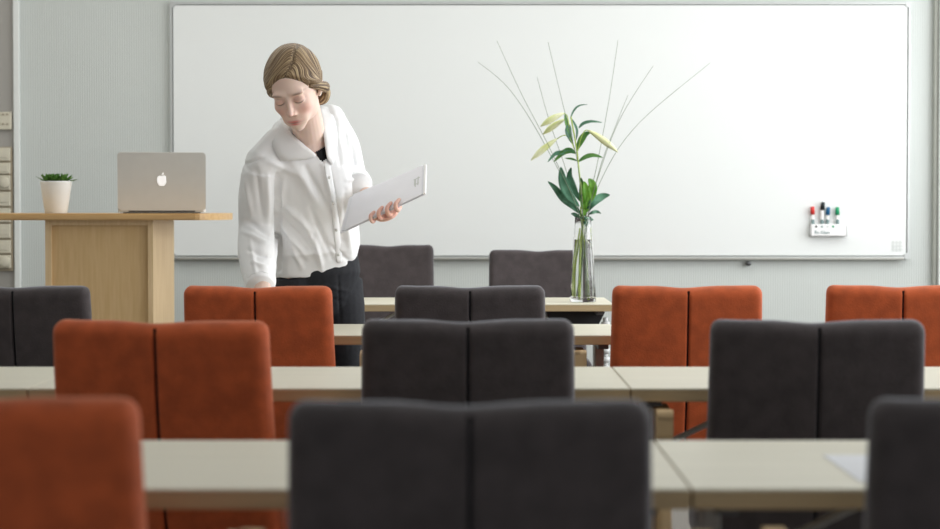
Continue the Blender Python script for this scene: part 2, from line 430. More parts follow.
chair_at(co_, True, -.613, 2.41, None, -6)
chair_at(cd_, False, .688, 2.38, 'blurred dark charcoal chair in the nearest row, cut off at the bottom right corner', -2)
chair_at(co_, False, -.626, 4.04, 'rust-orange chair on the left, showing its whole back in front of the second table', -9, sc=(1.035, 1, 1))
chair_at(cd_, False, -.004, 4.08, 'dark charcoal chair directly behind the nearest central one, tucked at the second table')
chair_at(cd_, False, .695, 4.06, 'dark charcoal chair at the second table, second from the right edge of the photo', -2)
chair_at(cd_, False, -1.30, 5.80, 'dark charcoal chair at the left edge, in front of the wooden lectern', -8)
chair_at(co_, False, -.61, 5.78, 'rust-orange chair right in front of the woman, under her sleeve', -7)
chair_at(cd_, False, .0, 5.80, 'smallest dark charcoal chair back in the central column, with a vertical seam, third row')
chair_at(co_, False, .62, 5.80, 'rust-orange chair right of the glass vase, standing alone before the pale wall', 0)
chair_at(co_, False, 1.235, 5.83, 'rust-orange chair at the right edge behind the dark chair on the right', -4)
da = chair_at(cd_, False, -.365, 8.95, 'charcoal chair facing the camera behind the front table, beside the standing woman', turn=True, sc=(.965, 1.03, 1.065))
db = chair_at(cd_, False, .29, 8.95, 'charcoal chair facing the camera behind the front table, left of the glass vase', turn=True, sc=(.965, 1.03, 1.04))
for c_ in (da, db):
    for ch in list(c_.children):
        if ch.name.startswith('armrest'): bpy.data.objects.remove(ch)
        elif ch.name.startswith('leg'):
            ch.scale = (.8, 1, .62)
        elif ch.name.startswith('rail'): ch.scale = (.82, 1, 1)

# ------------------------------------------------------------------ tables
def make_table(w, label):
    t = thing('conference_table', label, 'table', (0, 0, 0), 0, 'rows of pale conference tables')
    d = .57
    bm = bmesh.new(); box(bm, -w / 2, w / 2, -d / 2, d / 2, .726, .73, bev=.0015)
    top = obj('tabletop', bm, M['laminate'], t)
    obj('edge_band', bx(-w / 2, w / 2, -d / 2, d / 2, .702, .7262, bev=.002), M['edge'], top)
    for sx in (-1, 1):
        x = sx * (w / 2 - .055)
        obj('leg', bx(x - .014, x + .014, -.03, .03, .03, .70, bev=.006), M['chrome'], t)
        obj('foot', bx(x - .02, x + .02, -.26, .26, 0, .03, bev=.008), M['chrome'], t)
        obj('top_bracket', bx(x - .015, x + .015, -.22, .22, .685, .702), M['greymetal'], t)
        bm = bmesh.new(); tube(bm, [(x, 0, .56), (x - sx * .29, 0, .70)], .0065, 10); obj('brace', bm, M['chrome'], t, True)
    return t
TW = 1.247
t0 = make_table(TW, 'pale laminate table in the nearest row, running left of the joint behind the front chair')
YA, YB, YC, YD = 3.02, 4.525, 6.255, 8.135
t0.location = (.297 - .625, YA, 0)
dup(t0, 'pale laminate table in the nearest row at right, with a paper sheet on it', (.297 + .625, YA, 0))
dup(t0, 'pale laminate table in the second row, central, behind the front charcoal chairs', (.333 - .625, YB, 0))
dup(t0, 'pale laminate table in the second row at the far left, mostly cut off', (.333 - 1.875, YB, 0))
dup(t0, 'pale laminate table in the second row at right, behind the dark charcoal chair', (.333 + .625, YB, 0))
dup(t0, 'pale laminate table in the third row, standing in front of the woman', (.45 - .625, YC, 0))
dup(t0, 'pale laminate table in the third row, hidden behind the orange chairs on the right', (.45 + .625, YC, 0))
t1 = dup(t0, 'pale wooden table nearest the wall, carrying the glass vase of lilies', (.552 - .56, YD, 0))
t1.scale = (1.12 / 1.247, 1, 1)
# perforated cable column and cable tray under the front table
bm = bmesh.new()
zc = np.arange(.06, .66, .034)
for k in range(len(zc)):
    tube(bm, [(.524, YD - .22, zc[k]), (.524, YD - .22, zc[k] + .020)], .017, 10)
    tube(bm, [(.524, YD - .22, zc[k] + .017), (.524, YD - .22, zc[k] + .037)], .010, 8)
tube(bm, [(.524, YD - .22, 0), (.524, YD - .22, .062)], .03, 14)
tag(obj('cable_spine', bm, M['chrome'], None, True), 'silver segmented cable spine under the right end of the vase table', 'cable guide')
bm = bmesh.new(); prism(bm, [(.30, .69), (.53, .69), (.50, .63), (.32, .63)], YD - .1, YD + .08)
tag(obj('cable_tray', bm, M['black']), 'black cable tray hanging under the right end of the vase table', 'cable tray')
# sheet of paper
bm = bx(.535, .745, 2.80, 3.10, .7303, .7312)
tag(obj('paper_sheet', bm, M['paper']), 'white sheet of paper lying on the nearest table at right', 'paper')

# ------------------------------------------------------------------ lectern
LY = 8.0
lx = lambda px, Y=LY: (px - 470) * Y / F
ztop = 1.077
xl, xr = lx(45), lx(153); yb = 8.57
t = thing('lectern', 'tall light oak lectern with long rounded top, at the left of the room', 'lectern', ((xl + xr) / 2, LY, 0))
ox, oy = (xl + xr) / 2, LY
hw = (xr - xl) / 2
# top slab, boat-shaped ends
def topouter(n=18):
    L, Rr = -.62, lx(231, 8.28) - ox; pts = []
    for k in range(n + 1):
        a = -PI / 2 + PI * k / n; pts.append((Rr - .10 + .10 * math.cos(a), .28 + .33 * math.sin(a)))
    for k in range(n + 1):
        a = PI / 2 + PI * k / n; pts.append((L + .10 + .10 * math.cos(a), .28 + .33 * math.sin(a)))
    return pts
bm = bmesh.new(); prism(bm, topouter(), ztop - .026, ztop, f=lambda x, z, y: (x, z, y))
bmesh.ops.bevel(bm, geom=[e for e in bm.edges if abs(e.verts[0].co.z - e.verts[1].co.z) < 1e-6], offset=.005, segments=2, affect='EDGES')
obj('worktop', bm, M['oaktop'], t)
bm = bmesh.new()
zt = ztop - .026
box(bm, -hw, -hw + .024, 0, .03, 0, zt); box(bm, hw - .02, hw, 0, .03, 0, zt); box(bm, -hw + .024, hw - .02, 0, .03, zt - .02, zt); box(bm, -hw + .024, hw - .02, 0, .03, 0, .08)
obj('front_frame', bm, M['oakpost'], t)
obj('front_panel', bx(-hw + .024, hw - .02, .014, .028, .08, zt - .02), M['oak'], t)
obj('side_panel', bx(hw - .018, hw, .03, yb - LY, 0, zt), M['oakpost'], t)
obj('side_panel', bx(-hw, -hw + .018, .03, yb - LY, 0, zt), M['oakpost'], t)

# laptop
lyy = 8.12
lapx = lx(161.5, lyy) 
t = thing('laptop', 'open silver laptop seen from behind on the oak lectern', 'laptop', (lapx + .002, lyy, ztop), R(8))
w = .345
bm = bmesh.new(); prism(bm, rrect(w, .235, .012, 5, 0, .13), .004, .017, f=lambda x, z, y: (x, z, y)); obj('base', bm, M['alu'], t)
bm = bmesh.new(); prism(bm, rrect(w - .04, .2, .01, 5, 0, .13), .0, .004, f=lambda x, z, y: (x, z, y)); obj('foot_strip', bm, M['black'], t)
lidm = Matrix.Translation((0, .012, .012)) @ Matrix.Rotation(R(9), 4, 'X')
lh = .232
bm = bmesh.new(); prism(bm, rrect(w, lh, .014, 6, 0, lh / 2), -.007, 0)
bmesh.ops.bevel(bm, geom=[e for e in bm.edges if abs(e.verts[0].co.y - e.verts[1].co.y) < 1e-6 and e.verts[0].co.y < -.005], offset=.003, segments=2, affect='EDGES')
bmesh.ops.transform(bm, matrix=lidm, verts=bm.verts); lid = obj('lid', bm, M['alu'], t)
bm = bmesh.new(); tube(bm, [(-.13, .012, .012), (.13, .012, .012)], .006, 10); obj('hinge', bm, M['black'], t, True)
# emblem: bitten fruit outline with a leaf
right = [(0, .80), (.12, .86), (.30, .93), (.52, .90), (.70, .78), (.60, .66), (.52, .50), (.50, .34), (.56, .18), (.68, .04), (.78, -.02), (.72, -.22), (.60, -.46), (.44, -.68), (.28, -.80), (.12, -.78), (0, -.74)]
left = [(-.12, -.78), (-.28, -.80), (-.46, -.68), (-.64, -.42), (-.76, -.10), (-.80, .20), (-.76, .50), (-.62, .76), (-.42, .90), (-.24, .90), (-.10, .84)]
leafp = [(0, 1.0), (.02, 1.2), (.14, 1.38), (.34, 1.46), (.34, 1.28), (.22, 1.08), (.06, 1.0)]
bm = bmesh.new(); k_ = .0235
for poly in (right + left, leafp):
    prism(bm, [(x * k_, z * k_ + .118) for x, z in poly], -.0085, -.0068)
bmesh.ops.triangulate(bm, faces=[f for f in bm.faces if len(f.verts) > 4])
bmesh.ops.transform(bm, matrix=lidm, verts=bm.verts); obj('lid_emblem', bm, M['logo'], lid)
obj('screen', (lambda b_: (bmesh.ops.transform(b_, matrix=lidm, verts=b_.verts), b_)[1])(bx(-w / 2 + .01, w / 2 - .01, 0, .001, .012, lh - .01)), M['black'], t)

# potted succulent
py_ = 8.15
t = thing('potted_plant', 'small green succulent in a tapered white pot on the lectern', 'potted plant', (lx(56.3, py_), py_, ztop))
sc_ = py_ / F
bm = bmesh.new(); lathe(bm, [(.042, 0), (.044, .002), (.0625, .122), (.0635, .128), (.0595, .128), (.058, .112)], 40); obj('pot', bm, M['pot'], t, True)
bm = bmesh.new(); lathe(bm, [(.057, .108), (.058, .1125)], 30); obj('soil', bm, M['soil'], t)
rnd = random.Random(3)
def leaf_bm(bm, base, dirv, L, w, droop=.3, up=(0, 0, 1), n=8, fold=.25, th=.0008, twist=0):
    """lance-shaped leaf blade with mid-rib fold and droop"""
    d = Vector(dirv).normalized(); upv = Vector(up)
    side = d.cross(upv)
    if side.length < 1e-3: side = Vector((1, 0, 0))
    side.normalize(); nrm = side.cross(d).normalized()
    p = Vector(base); rows = []
    for i in range(n + 1):
        s_ = i / n; ww = w * (math.sin(PI * min(1, s_ ** .8 * .97 + .03)) ** .9) * .5 + .0004
        a = twist * s_; sd = side * math.cos(a) + nrm * math.sin(a); nn = sd.cross(d).normalized()
        q = p + d * L * s_ - upv * droop * L * s_ * s_
        rows.append([q - sd * ww + nn * ww * fold, q - sd * ww * .5 + nn * ww * fold * .3, q, q + sd * ww * .5 + nn * ww * fold * .3, q + sd * ww + nn * ww * fold])
    V = [[bm.verts.new(v) for v in r] for r in rows]; V2 = [[bm.verts.new(v - nrm * th) for v in r] for r in rows]
    for i in range(n):
        for k in range(4):
            bm.faces.new((V[i][k], V[i][k + 1], V[i + 1][k + 1], V[i + 1][k])); bm.faces.new((V2[i][k], V2[i + 1][k], V2[i + 1][k + 1], V2[i][k + 1]))
    return bm
for k in range(5):
    cxk, cyk = [(-.03, -.012), (.0, -.02), (.03, -.008), (-.01, .02), (.025, .022)][k]
    bm = bmesh.new()
    for q in range(16):
        a = q * 2.399; el = .25 + 1.0 * (q / 16)
        leaf_bm(bm, (cxk, cyk, .121), (math.cos(a) * math.cos(el), math.sin(a) * math.cos(el), math.sin(el)), .052 * (1.15 - .4 * q / 16), .016, .0, n=5, th=.002)
    obj('rosette', bm, M['succ'], t, True)

# ------------------------------------------------------------------ vase and flowers
VY = 8.02
vx = (583 - 470) * VY / F
t = thing('glass_vase', 'tall tapered clear glass vase with water on the table nearest the wall', 'vase', (vx, VY, .7302))
hv = .335; rb, rt = .052, .031
prof = [(rb - .006, 0), (rb, .004), (rb - .001, .02), (.047, .09), (.040, .20), (.033, .30), (rt + .001, hv - .002), (rt, hv), (rt - .002, hv - .002),
        (.0305, .30), (.0375, .20), (.0445, .09), (rb - .0045, .025), (rb - .012, .016), (.01, .015)]
bm = bmesh.new(); n = 48
rings = [[bm.verts.new((r * math.cos(2 * PI * k / n), r * math.sin(2 * PI * k / n), z)) for k in range(n)] for r, z in prof]
for A, B in zip(rings, rings[1:]):
    for k in range(n): bm.faces.new((A[k], A[(k + 1) % n], B[(k + 1) % n], B[k]))
bm.faces.new(rings[0][::-1]); bm.faces.new(rings[-1])
obj('glass_body', bm, M['glass'], t, True)
bm = bmesh.new(); lathe(bm, [(.009, .0155), (rb - .0125, .0165), (rb - .005, .0255), (.044, .09), (.037, .20), (.0335, .245)], 48)
obj('water', bm, M['water'], t, True)
V = lambda px, py, dy=0: P(px, py, VY + dy)
def stemtube(name, pts, r0, r1, m, parent=None, n=8):
    p, r = smoothpath(pts, [r0 + (r1 - r0) * i / (len(pts) - 1) for i in range(len(pts))], 6)
    return obj(name, tube(bmesh.new(), p, r, n), m, parent, True)
def pleaf(name, pts, w, m, parent, fold=.35, roll=0.0, peak=.45):
    """leaf along a path of points"""
    p, _ = smoothpath(pts, 1.0, 6); n = len(p) - 1; bm = bmesh.new(); rows = []
    for i, q in enumerate(p):
        s_ = i / n; T = (p[min(i + 1, n)] - p[max(i - 1, 0)]).normalized()
        view = Vector((0, -1, .25)); sd = T.cross(view).normalized(); nn = sd.cross(T).normalized()
        a = roll; sd, nn = sd * math.cos(a) + nn * math.sin(a), nn * math.cos(a) - sd * math.sin(a)
        e = math.log(.5) / math.log(peak)
        ww = w / 2 * math.sin(PI * min(.999, max(.02, s_)) ** e) ** .85 + .0003
        rows.append([q + sd * ww * u + nn * ww * fold * abs(u) for u in (-1, -.5, 0, .5, 1)])
    Vv = [[bm.verts.new(v) for v in r] for r in rows]
    for i in range(n):
        for k in range(4): bm.faces.new((Vv[i][k], Vv[i][k + 1], Vv[i + 1][k + 1], Vv[i + 1][k]))
    o = obj(name, bm, m, parent, True)
    so = o.modifiers.new('s', 'SOLIDIFY'); so.thickness = .0007
    return o
Z = lambda x, y: (500 + x / 3.781, 90 + y / 3.781)   # close-up sketch coordinates
def Vz(x, y, dy=0): a, b = Z(x, y); return V(a, b, dy)
def root(name, label, cat, group=None):
    return thing(name, label, cat, (vx, VY, .7302), 0, group)
def under(o, t):
    o.parent = t; o.matrix_parent_inverse = Matrix.Translation(-t.location); return o
lily = root('lily_stem', 'tall lily stem with narrow green leaves and pale yellow buds in the vase', 'flower')
under(stemtube('stem', [V(580, 299), V(581, 250, -.005), V(583, 225), Vz(312, 430), Vz(298, 300), Vz(290, 225), Vz(268, 100)], .0042, .0028, M['stem']), lily)
def bud(base, tip, w, stalk):
    p0, p1 = Vz(*base), Vz(*tip)
    bm = bmesh.new(); pts = [p0.lerp(p1, k / 10) + Vector((0, 0, .004 * math.sin(PI * k / 10))) for k in range(11)]
    pr = [.25, .5, .68, .82, .93, 1, 1, .92, .72, .42, .12]
    tube(bm, pts, [w * q for q in pr], 12)
    for v in bm.verts:      # six petals seams
        pass
    o = under(obj('bud', bm, M['bud'], None, True), lily)
    st = under(stemtube('bud_stalk', [Vz(*q) for q in stalk], .002, .0018, M['stem']), lily)
bud((240, 88), (153, 138), .0125, [(262, 150), (255, 100), (240, 88)])
bud((242, 112, .02), (162, 168, .03), .0125, [(268, 180), (258, 120, .01), (242, 112, .02)])
bud((215, 185, .02), (117, 266, .02), .0125, [(282, 225), (262, 180), (240, 172), (215, 185, .02)])
bud((335, 153, -.02), (446, 235, -.03), .0135, [(295, 230), (305, 185, -.01), (320, 155, -.02), (335, 153, -.02)])
for pts, w, m_, ro in (
    ([(266, 108), (280, 78), (300, 60), (330, 55)], .009, 'leafd', .5),
    ([(262, 130), (258, 160), (275, 205)], .026, 'leafd', .1),
    ([(245, 90), (252, 130), (266, 175)], .014, 'leaf', .2),
    ([(272, 110), (290, 150), (288, 190)], .010, 'leafd', .3),
    ([(298, 145), (315, 128), (345, 120), (386, 123)], .015, 'leafd', .4),
    ([(292, 225), (305, 195), (322, 170), (345, 158)], .026, 'leaf', .1),
    ([(288, 240), (262, 228), (235, 240), (203, 272)], .022, 'leaf', .2),
    ([(285, 232), (240, 236), (208, 242), (180, 273)], .017, 'leafd', .2),
    ([(296, 272), (325, 254), (355, 248), (388, 256)], .020, 'leaf', .3),
    ([(292, 268), (270, 260), (245, 258)], .008, 'leaf', .3)):
    under(pleaf('leaf', [Vz(*q) for q in pts], w, M[m_], None, roll=ro), lily)
fol = root('foliage_sprig', 'spray of broad glossy dark green leaves at the mouth of the vase', 'foliage')
under(stemtube('stem', [V(587, 299, .01), V(584, 250, .01), V(582, 225, .005), Vz(308, 500, .005), Vz(305, 440, .005)], .004, .003, M['stem']), fol)
for pts, w, m_, ro in (
    ([(305, 470), (275, 440), (240, 410), (208, 370), (180, 345)], .028, 'leafd', .3),
    ([(300, 440), (262, 400), (238, 345), (230, 290)], .040, 'leafd', .1),
    ([(302, 420), (280, 370), (265, 330), (270, 292)], .030, 'leafd', .5),
    ([(310, 470), (280, 440), (255, 420), (232, 418)], .020, 'leafd', .2),
    ([(318, 450), (345, 400), (350, 360), (335, 335)], .036, 'leafb', .1),
    ([(312, 480), (330, 430), (325, 380), (318, 345)], .034, 'leafb', .0),
    ([(322, 478), (318, 440), (315, 410), (310, 392)], .026, 'leafb', .2),
    ([(330, 460), (350, 430), (385, 405), (416, 397)], .034, 'leafd', .2),
    ([(335, 472), (350, 464), (366, 462), (382, 468)], .016, 'leafd', .3),
    ([(312, 490), (295, 478), (280, 470), (268, 468)], .016, 'leafd', .2),
    ([(310, 480), (325, 485), (340, 488), (354, 492)], .016, 'leafd', .2),
    ([(308, 470), (316, 490), (324, 505), (330, 515)], .022, 'leafd', .2),
    ([(300, 420), (310, 370), (306, 330)], .02, 'leaf', .2)):
    under(pleaf('leaf', [Vz(q[0], q[1], .012 * math.sin(q[0])) for q in pts], w, M[m_], None, roll=ro, peak=.5), fol)
gl = (('longest grass blade arching to the far left of the bouquet', [(578, 296), (582, 225), (545, 145), (510, 90), (478, 62)], .02),
      ('grass blade rising up-left, second from the left', [(579, 296), (582, 226), (553, 155), (522, 95), (497, 41)], -.03),
      ('short grass blade rising just left of the lily buds', [(580, 296), (582, 226), (566, 170), (549, 120), (537, 77)], .04),
      ('dark grass blade rising steeply above the lily buds', [(581, 296), (583, 226), (578, 165), (563, 105), (548, 42)], -.02),
      ('grass blade rising nearly straight up, right of the lily', [(585, 296), (585, 226), (598, 160), (609, 100), (618, 40)], .03),
      ('grass blade leaning right between the upright and the lowest one', [(586, 296), (586, 226), (602, 165), (622, 115), (653, 66)], -.03),
      ('grass blade arching furthest right of the bouquet', [(587, 296), (586, 228), (605, 172), (640, 122), (710, 63)], .03),
      ('short pale grass blade beside the broad leaves on the right', [(588, 296), (587, 228), (600, 168), (616, 125), (628, 95)], .0))
for lab, pts, dy in gl:
    o = stemtube('grass_blade', [V(q[0], q[1], dy * k / 4 * 2) for k, q in enumerate(pts)], .0016, .0007, M['grass'], None, 6)
    tag(o, lab, 'grass', 'grass blades in the vase')
for k, q in enumerate(((574.5, 577), (577, 579), (592, 588))):
    o = stemtube('cut_stem', [V(q[0], 298, .01 * k), V(q[0] + .5, 265, .01 * k), V(q[1] + 3, 228, .0)], .0034, .003, M['stem'])
    tag(o, ['yellow-green cut stem at the left side of the vase', 'yellow-green cut stem in the vase, next to the leftmost', 'yellow-green cut stem at the right side of the vase'][k], 'stem', 'cut stems in the vase')

# ------------------------------------------------------------------ the woman
def npm(me):
    a = np.empty(len(me.vertices) * 3); me.vertices.foreach_get('co', a); return a.reshape(-1, 3)
def setco(me, a): me.vertices.foreach_set('co', a.reshape(-1)); me.update()
def remesh(bm, vox, it=4, fac=.5):
    me = bpy.data.meshes.new('tmp'); bmesh.ops.recalc_face_normals(bm, faces=bm.faces); bm.to_mesh(me); bm.free()
    o = bpy.data.objects.new('tmp', me); C.objects.link(o)
    m = o.modifiers.new('r', 'REMESH'); m.mode = 'VOXEL'; m.voxel_size = vox; m.adaptivity = 0
    if it:
        s_ = o.modifiers.new('s', 'SMOOTH'); s_.iterations = it; s_.factor = fac
    dg = bpy.context.evaluated_depsgraph_get(); dg.update()
    res = bpy.data.meshes.new_from_object(o.evaluated_get(dg)); bpy.data.objects.remove(o)
    res.materials.clear()
    return res
def colour(me, cols):
    a = me.color_attributes.new('Col', 'FLOAT_COLOR', 'POINT'); a.data.foreach_set('color', cols.astype(np.float32).reshape(-1))
def strand(me, vecs):
    a = me.attributes.new('St', 'FLOAT_VECTOR', 'POINT'); a.data.foreach_set('vector', vecs.astype(np.float32).reshape(-1))
def sm(x, a, b):
    t_ = np.clip((x - a) / (b - a), 0, 1); return t_ * t_ * (3 - 2 * t_)

# --- head field (local: x = her left... toward viewer's left, y forward, z up; origin between the eyes inside the skull)
def sd_ell(p, c, r):
    q = p - np.array(c); r = np.array(r); k0 = np.linalg.norm(q / r, axis=-1); k1 = np.linalg.norm(q / (r * r), axis=-1) + 1e-9
    return k0 * (k0 - 1) / k1
def sd_cap(p, a, b, ra, rb):
    a = np.array(a); b = np.array(b); ba = b - a; h = np.clip(((p - a) @ ba) / (ba @ ba), 0, 1)
    return np.linalg.norm(p - a - h[..., None] * ba, axis=-1) - (ra + (rb - ra) * h)
def smin(a, b, k):
    h = np.clip(.5 + .5 * (b - a) / k, 0, 1); return b + (a - b) * h - k * h * (1 - h)
def smax(a, b, k): return -smin(-a, -b, k)
def head_sdf(p):
    q = p.copy(); q[..., 0] = np.abs(q[..., 0])
    d = sd_ell(p, (0, -.018, .036), (.0735, .094, .083))
    d = smin(d, sd_ell(q, (0, .022, -.030), (.058, .064, .076)), .03)
    d = smin(d, sd_ell(q, (.036, .0, -.062), (.018, .035, .028)), .03)      # jaw angle
    d = smin(d, sd_ell(q, (0, .066, -.097), (.017, .017, .014)), .022)    # chin
    d = smin(d, sd_ell(q, (.036, .056, -.028), (.022, .022, .020)), .02)   # cheek
    d = smin(d, sd_ell(q, (.026, .074, .022), (.024, .012, .008)), .014)  # brow
    d = smax(d, -sd_ell(q, (.031, .103, .001), (.020, .017, .012)), .012)  # socket
    d = smin(d, sd_ell(q, (.031, .074, -.001), (.0165, .0145, .0125)), .004)  # lidded eye
    d = smin(d, sd_cap(q, (0, .083, .006), (0, .103, -.034), .0050, .0075), .010)
    d = smin(d, sd_ell(q, (.0095, .093, -.038), (.006, .008, .0055)), .006)
    d = smax(d, -sd_ell(q, (0, .104, -.050), (.004, .010, .006)), .005)
    d = smin(d, sd_ell(q, (0, .072, -.070), (.036, .016, .018)), .028)    # muzzle
    d = smin(d, sd_ell(q, (.006, .0870, -.0655), (.015, .0065, .0040)), .004)
    d = smin(d, sd_ell(q, (0, .0855, -.0745), (.0160, .0072, .0050)), .004)
    return d
def head_radius(dirs, org):
    ts = np.linspace(.165, .03, 110); R_ = np.full(len(dirs), .05); done = np.zeros(len(dirs), bool); prev = None
    for i, tt in enumerate(ts):
        d = head_sdf(org + dirs * tt)
        if prev is not None:
            hit = (~done) & (d < 0)
            R_[hit] = ts[i - 1] + (tt - ts[i - 1]) * (prev[hit] / (prev[hit] - d[hit] + 1e-12)); done |= hit
        else:
            done |= d < 0
        prev = d
    return R_
HC = P(294.8, 88, 6.46)
RH = Matrix.Rotation(R(-7), 3, 'Y') @ Matrix.Rotation(R(-14), 3, 'Z') @ Matrix.Rotation(R(31), 3, 'X') @ Matrix.Rotation(PI, 3, 'Z')
HS = 1.03
RHn = np.array(RH)
def h2w(a): return (np.asarray(a) * HS) @ RHn.T + np.array(HC)
def w2h(a): return ((a - np.array(HC)) @ RHn) / HS
bmh = bmesh.new(); bmesh.ops.create_icosphere(bmh, subdivisions=6, radius=1)
dirs = np.array([v.co[:] for v in bmh.verts]); dirs /= np.linalg.norm(dirs, axis=1)[:, None]
org = np.array([0, 0, -.005]); rad = head_radius(dirs, org)
hp = org + dirs * rad[:, None]; hw_ = h2w(hp)
body = bmesh.new()
vs = [body.verts.new(c) for c in hw_]
for f in bmh.faces: body.faces.new([vs[v.index] for v in f.verts])
HV = lambda x, y, z: Vector(h2w(np.array([x, y, z])))
# ears
for sx in (-1, 1):
    limb(body, [HV(sx * .071, -.012, .012), HV(sx * .078, -.02, .0), HV(sx * .075, -.012, -.022), HV(sx * .069, -.002, -.034)], [.008, .009, .007, .006], 10, 3)
# neck
nb = P(309, 141, 6.63)
limb(body, [HV(0, -.028, -.03), HV(0, -.03, -.085), nb + Vector((0, -.005, .02)), nb + Vector((.004, .02, -.05))], [.05, .049, .053, .07], 24, 6)
# torso rings: px, py, Y, half width px, half depth m, slope of width axis (dz/dx), yaw (dy/dx)
RG = [(315, 277, 6.80, 41, .100, .02, .12), (315, 262, 6.80, 41.5, .110, .03, .12), (316.5, 246, 6.79, 43, .116, .05, .14), (315, 225, 6.775, 43.5, .115, .08, .16),
      (312.5, 203, 6.75, 44, .118, .12, .20), (309, 184, 6.72, 45, .122, .20, .26), (305, 168, 6.69, 46, .118, .30, .32), (301.5, 154, 6.67, 47, .100, .38, .36),
      (302.5, 144, 6.66, 38, .082, .38, .36), (305, 135.5, 6.65, 25, .064, .3, .3), (308, 130, 6.64, 15, .05, .2, .2)]
def torso(bm, k, n=36, rings=RG, grow=0):
    Q = []
    for (px, py, Y, hw, hd, sl, yw) in rings:
        c = P(px, py, Y); a = Vector((1, yw, sl)).normalized(); up = Vector((-sl, 0, 1)).normalized(); d = a.cross(up).normalized()
        w_ = hw * Y / F * k + grow; dd = hd * k + grow
        ring_ = []
        for i in range(n):
            t_ = 2 * PI * i / n; c_, s_ = math.cos(t_), math.sin(t_)
            e = .86; x = math.copysign(abs(c_) ** e, c_); y = math.copysign(abs(s_) ** e, s_)
            ring_.append(bm.verts.new(c + a * x * w_ + d * y * dd))
        Q.append(ring_)
    for A, B in zip(Q, Q[1:]):
        for i in range(n): bm.faces.new((A[i], A[(i + 1) % n], B[(i + 1) % n], B[i]))
    bm.faces.new(Q[0][::-1]); bm.faces.new(Q[-1])
torso(body, .78)
torso(body, .92, rings=[(*r[:3], r[3] * .62, *r[4:]) for r in RG[6:]])
# arms (skin)
shR, elR, wrR = P(262, 169, 6.58), P(258, 228, 6.70), P(263, 284, 6.46)
shL, elL, wrL = P(334, 126, 6.71), P(351, 179, 6.85), P(372, 201, 6.67)
limb(body, [shR, shR.lerp(elR, .5), elR, elR.lerp(wrR, .45), wrR], [.034, .040, .036, .034, (.026, .021)], 16, 6, up=(1, 0, 0))
limb(body, [shL, shL.lerp(elL, .5), elL, elL.lerp(wrL, .4), wrL], [.034, .040, .036, .033, .024], 16, 6)
# right hand resting on the table behind the orange chair
hT = .7302
palm = [wrR, Vector((wrR.x - .004, 6.425, hT + .075)), Vector((wrR.x - .008, 6.39, hT + .03)), Vector((wrR.x - .012, 6.355, hT + .018))]
limb(body, palm, [(.025, .02), (.030, .018), (.038, .015), (.038, .013)], 16, 6, up=(1, 0, 0))
for k, (dx, L) in enumerate(((-.030, .062), (-.010, .074), (.010, .080), (.029, .070))):
    b0 = Vector((wrR.x - .012 + dx, 6.35, hT + .019)); dv = Vector((dx * .35, -L, 0))
    limb(body, [b0 + Vector((0, .02, .002)), b0, b0 + dv * .45 + Vector((0, 0, .006)), b0 + dv * .8 + Vector((0, 0, -.003)), b0 + dv + Vector((0, 0, -.008))], [.0095, .0092, .0085, .0078, .0068], 10, 4)
b0 = Vector((wrR.x + .022, 6.40, hT + .035))
limb(body, [b0, b0 + Vector((.02, -.02, -.01)), b0 + Vector((.036, -.05, -.021)), b0 + Vector((.042, -.07, -.024))], [.013, .011, .0095, .0075], 10, 4)
# folder plane
fTL, fTR, fBR, fBL = P(349, 197, 6.66), P(426.5, 164.5, 6.60), P(425.5, 193.5, 6.44), P(340, 233, 6.50)
fn = (fTR - fBL).cross(fTL - fBR).normalized()
if fn.y > 0: fn = -fn                       # faces the camera
def fpt(u, v): return (fBL.lerp(fBR, u)).lerp(fTL.lerp(fTR, u), v)
# left hand gripping the lower edge
def edge_u(px): return (px - 340) / (425.5 - 340)
pc = fpt(edge_u(380), .22) - fn * .030
limb(body, [wrL, wrL.lerp(pc, .5), pc, fpt(edge_u(388), .12) - fn * .028], [(.024, .02), (.028, .018), (.034, .014), (.032, .012)], 16, 6, up=(fBR - fBL).normalized())
dn = (fBL.lerp(fBR, .5) - fTL.lerp(fTR, .5)).normalized()
along = (fBR - fBL).normalized()
for px, up_, r_ in ((371.5, .017, .0062), (379.5, .024, .0068), (388, .027, .0072), (396.5, .024, .0070)):
    e = fpt(edge_u(px), 0)
    limb(body, [e - dn * .03 - fn * .020, e + dn * .002 - fn * .012, e + dn * .007 + fn * .001, e + dn * .001 + fn * .0105 + along * .003,
                e - dn * up_ * .5 + fn * .0105 + along * .009, e - dn * up_ * .9 + fn * .009 + along * .014], [r_ + .0006, r_ + .0004, r_ + .0002, r_, r_ * .93, r_ * .78], 12, 5)
e = fpt(edge_u(372), .35) - fn * .022
limb(body, [pc - along * .02, e, e - dn * .03 + along * .02 + fn * .006, e - dn * .05 + along * .03 + fn * .008], [.012, .011, .0095, .008], 10, 4)
# legs
hipL, hipR = P(341, 290, 6.83), P(298, 290, 6.77)
def atz(px, Y, z): q = P(px, 300, Y); return Vector((q.x, Y, z))
kL, kR = atz(346, 6.83, .46), atz(304, 6.76, .46)
aL, aR = atz(346, 6.88, .09), atz(306, 6.80, .09)
pelvis = P(318.5, 272, 6.80)
for hp_, kn, an in ((hipL, kL, aL), (hipR, kR, aR)):
    limb(body, [hp_ + Vector((0, 0, .03)), hp_.lerp(kn, .4), kn, kn.lerp(an, .35), an], [.060, .057, .045, .046, .032], 18, 6)
    limb(body, [an + Vector((0, .02, -.04)), an + Vector((-.005, -.07, -.055)), an + Vector((-.01, -.14, -.068))], [(.03, .03), (.036, .02), (.03, .013)], 14, 4, up=(1, 0, 0))
limb(body, [pelvis + Vector((0, 0, .05)), pelvis, pelvis + Vector((0, 0, -.09))], [(.105, .08), (.114, .085), (.09, .07)], 24, 4, up=(1, 0, 0))
me = remesh(body, .0026, 1, .5)
co_w = npm(me); L_ = w2h(co_w)
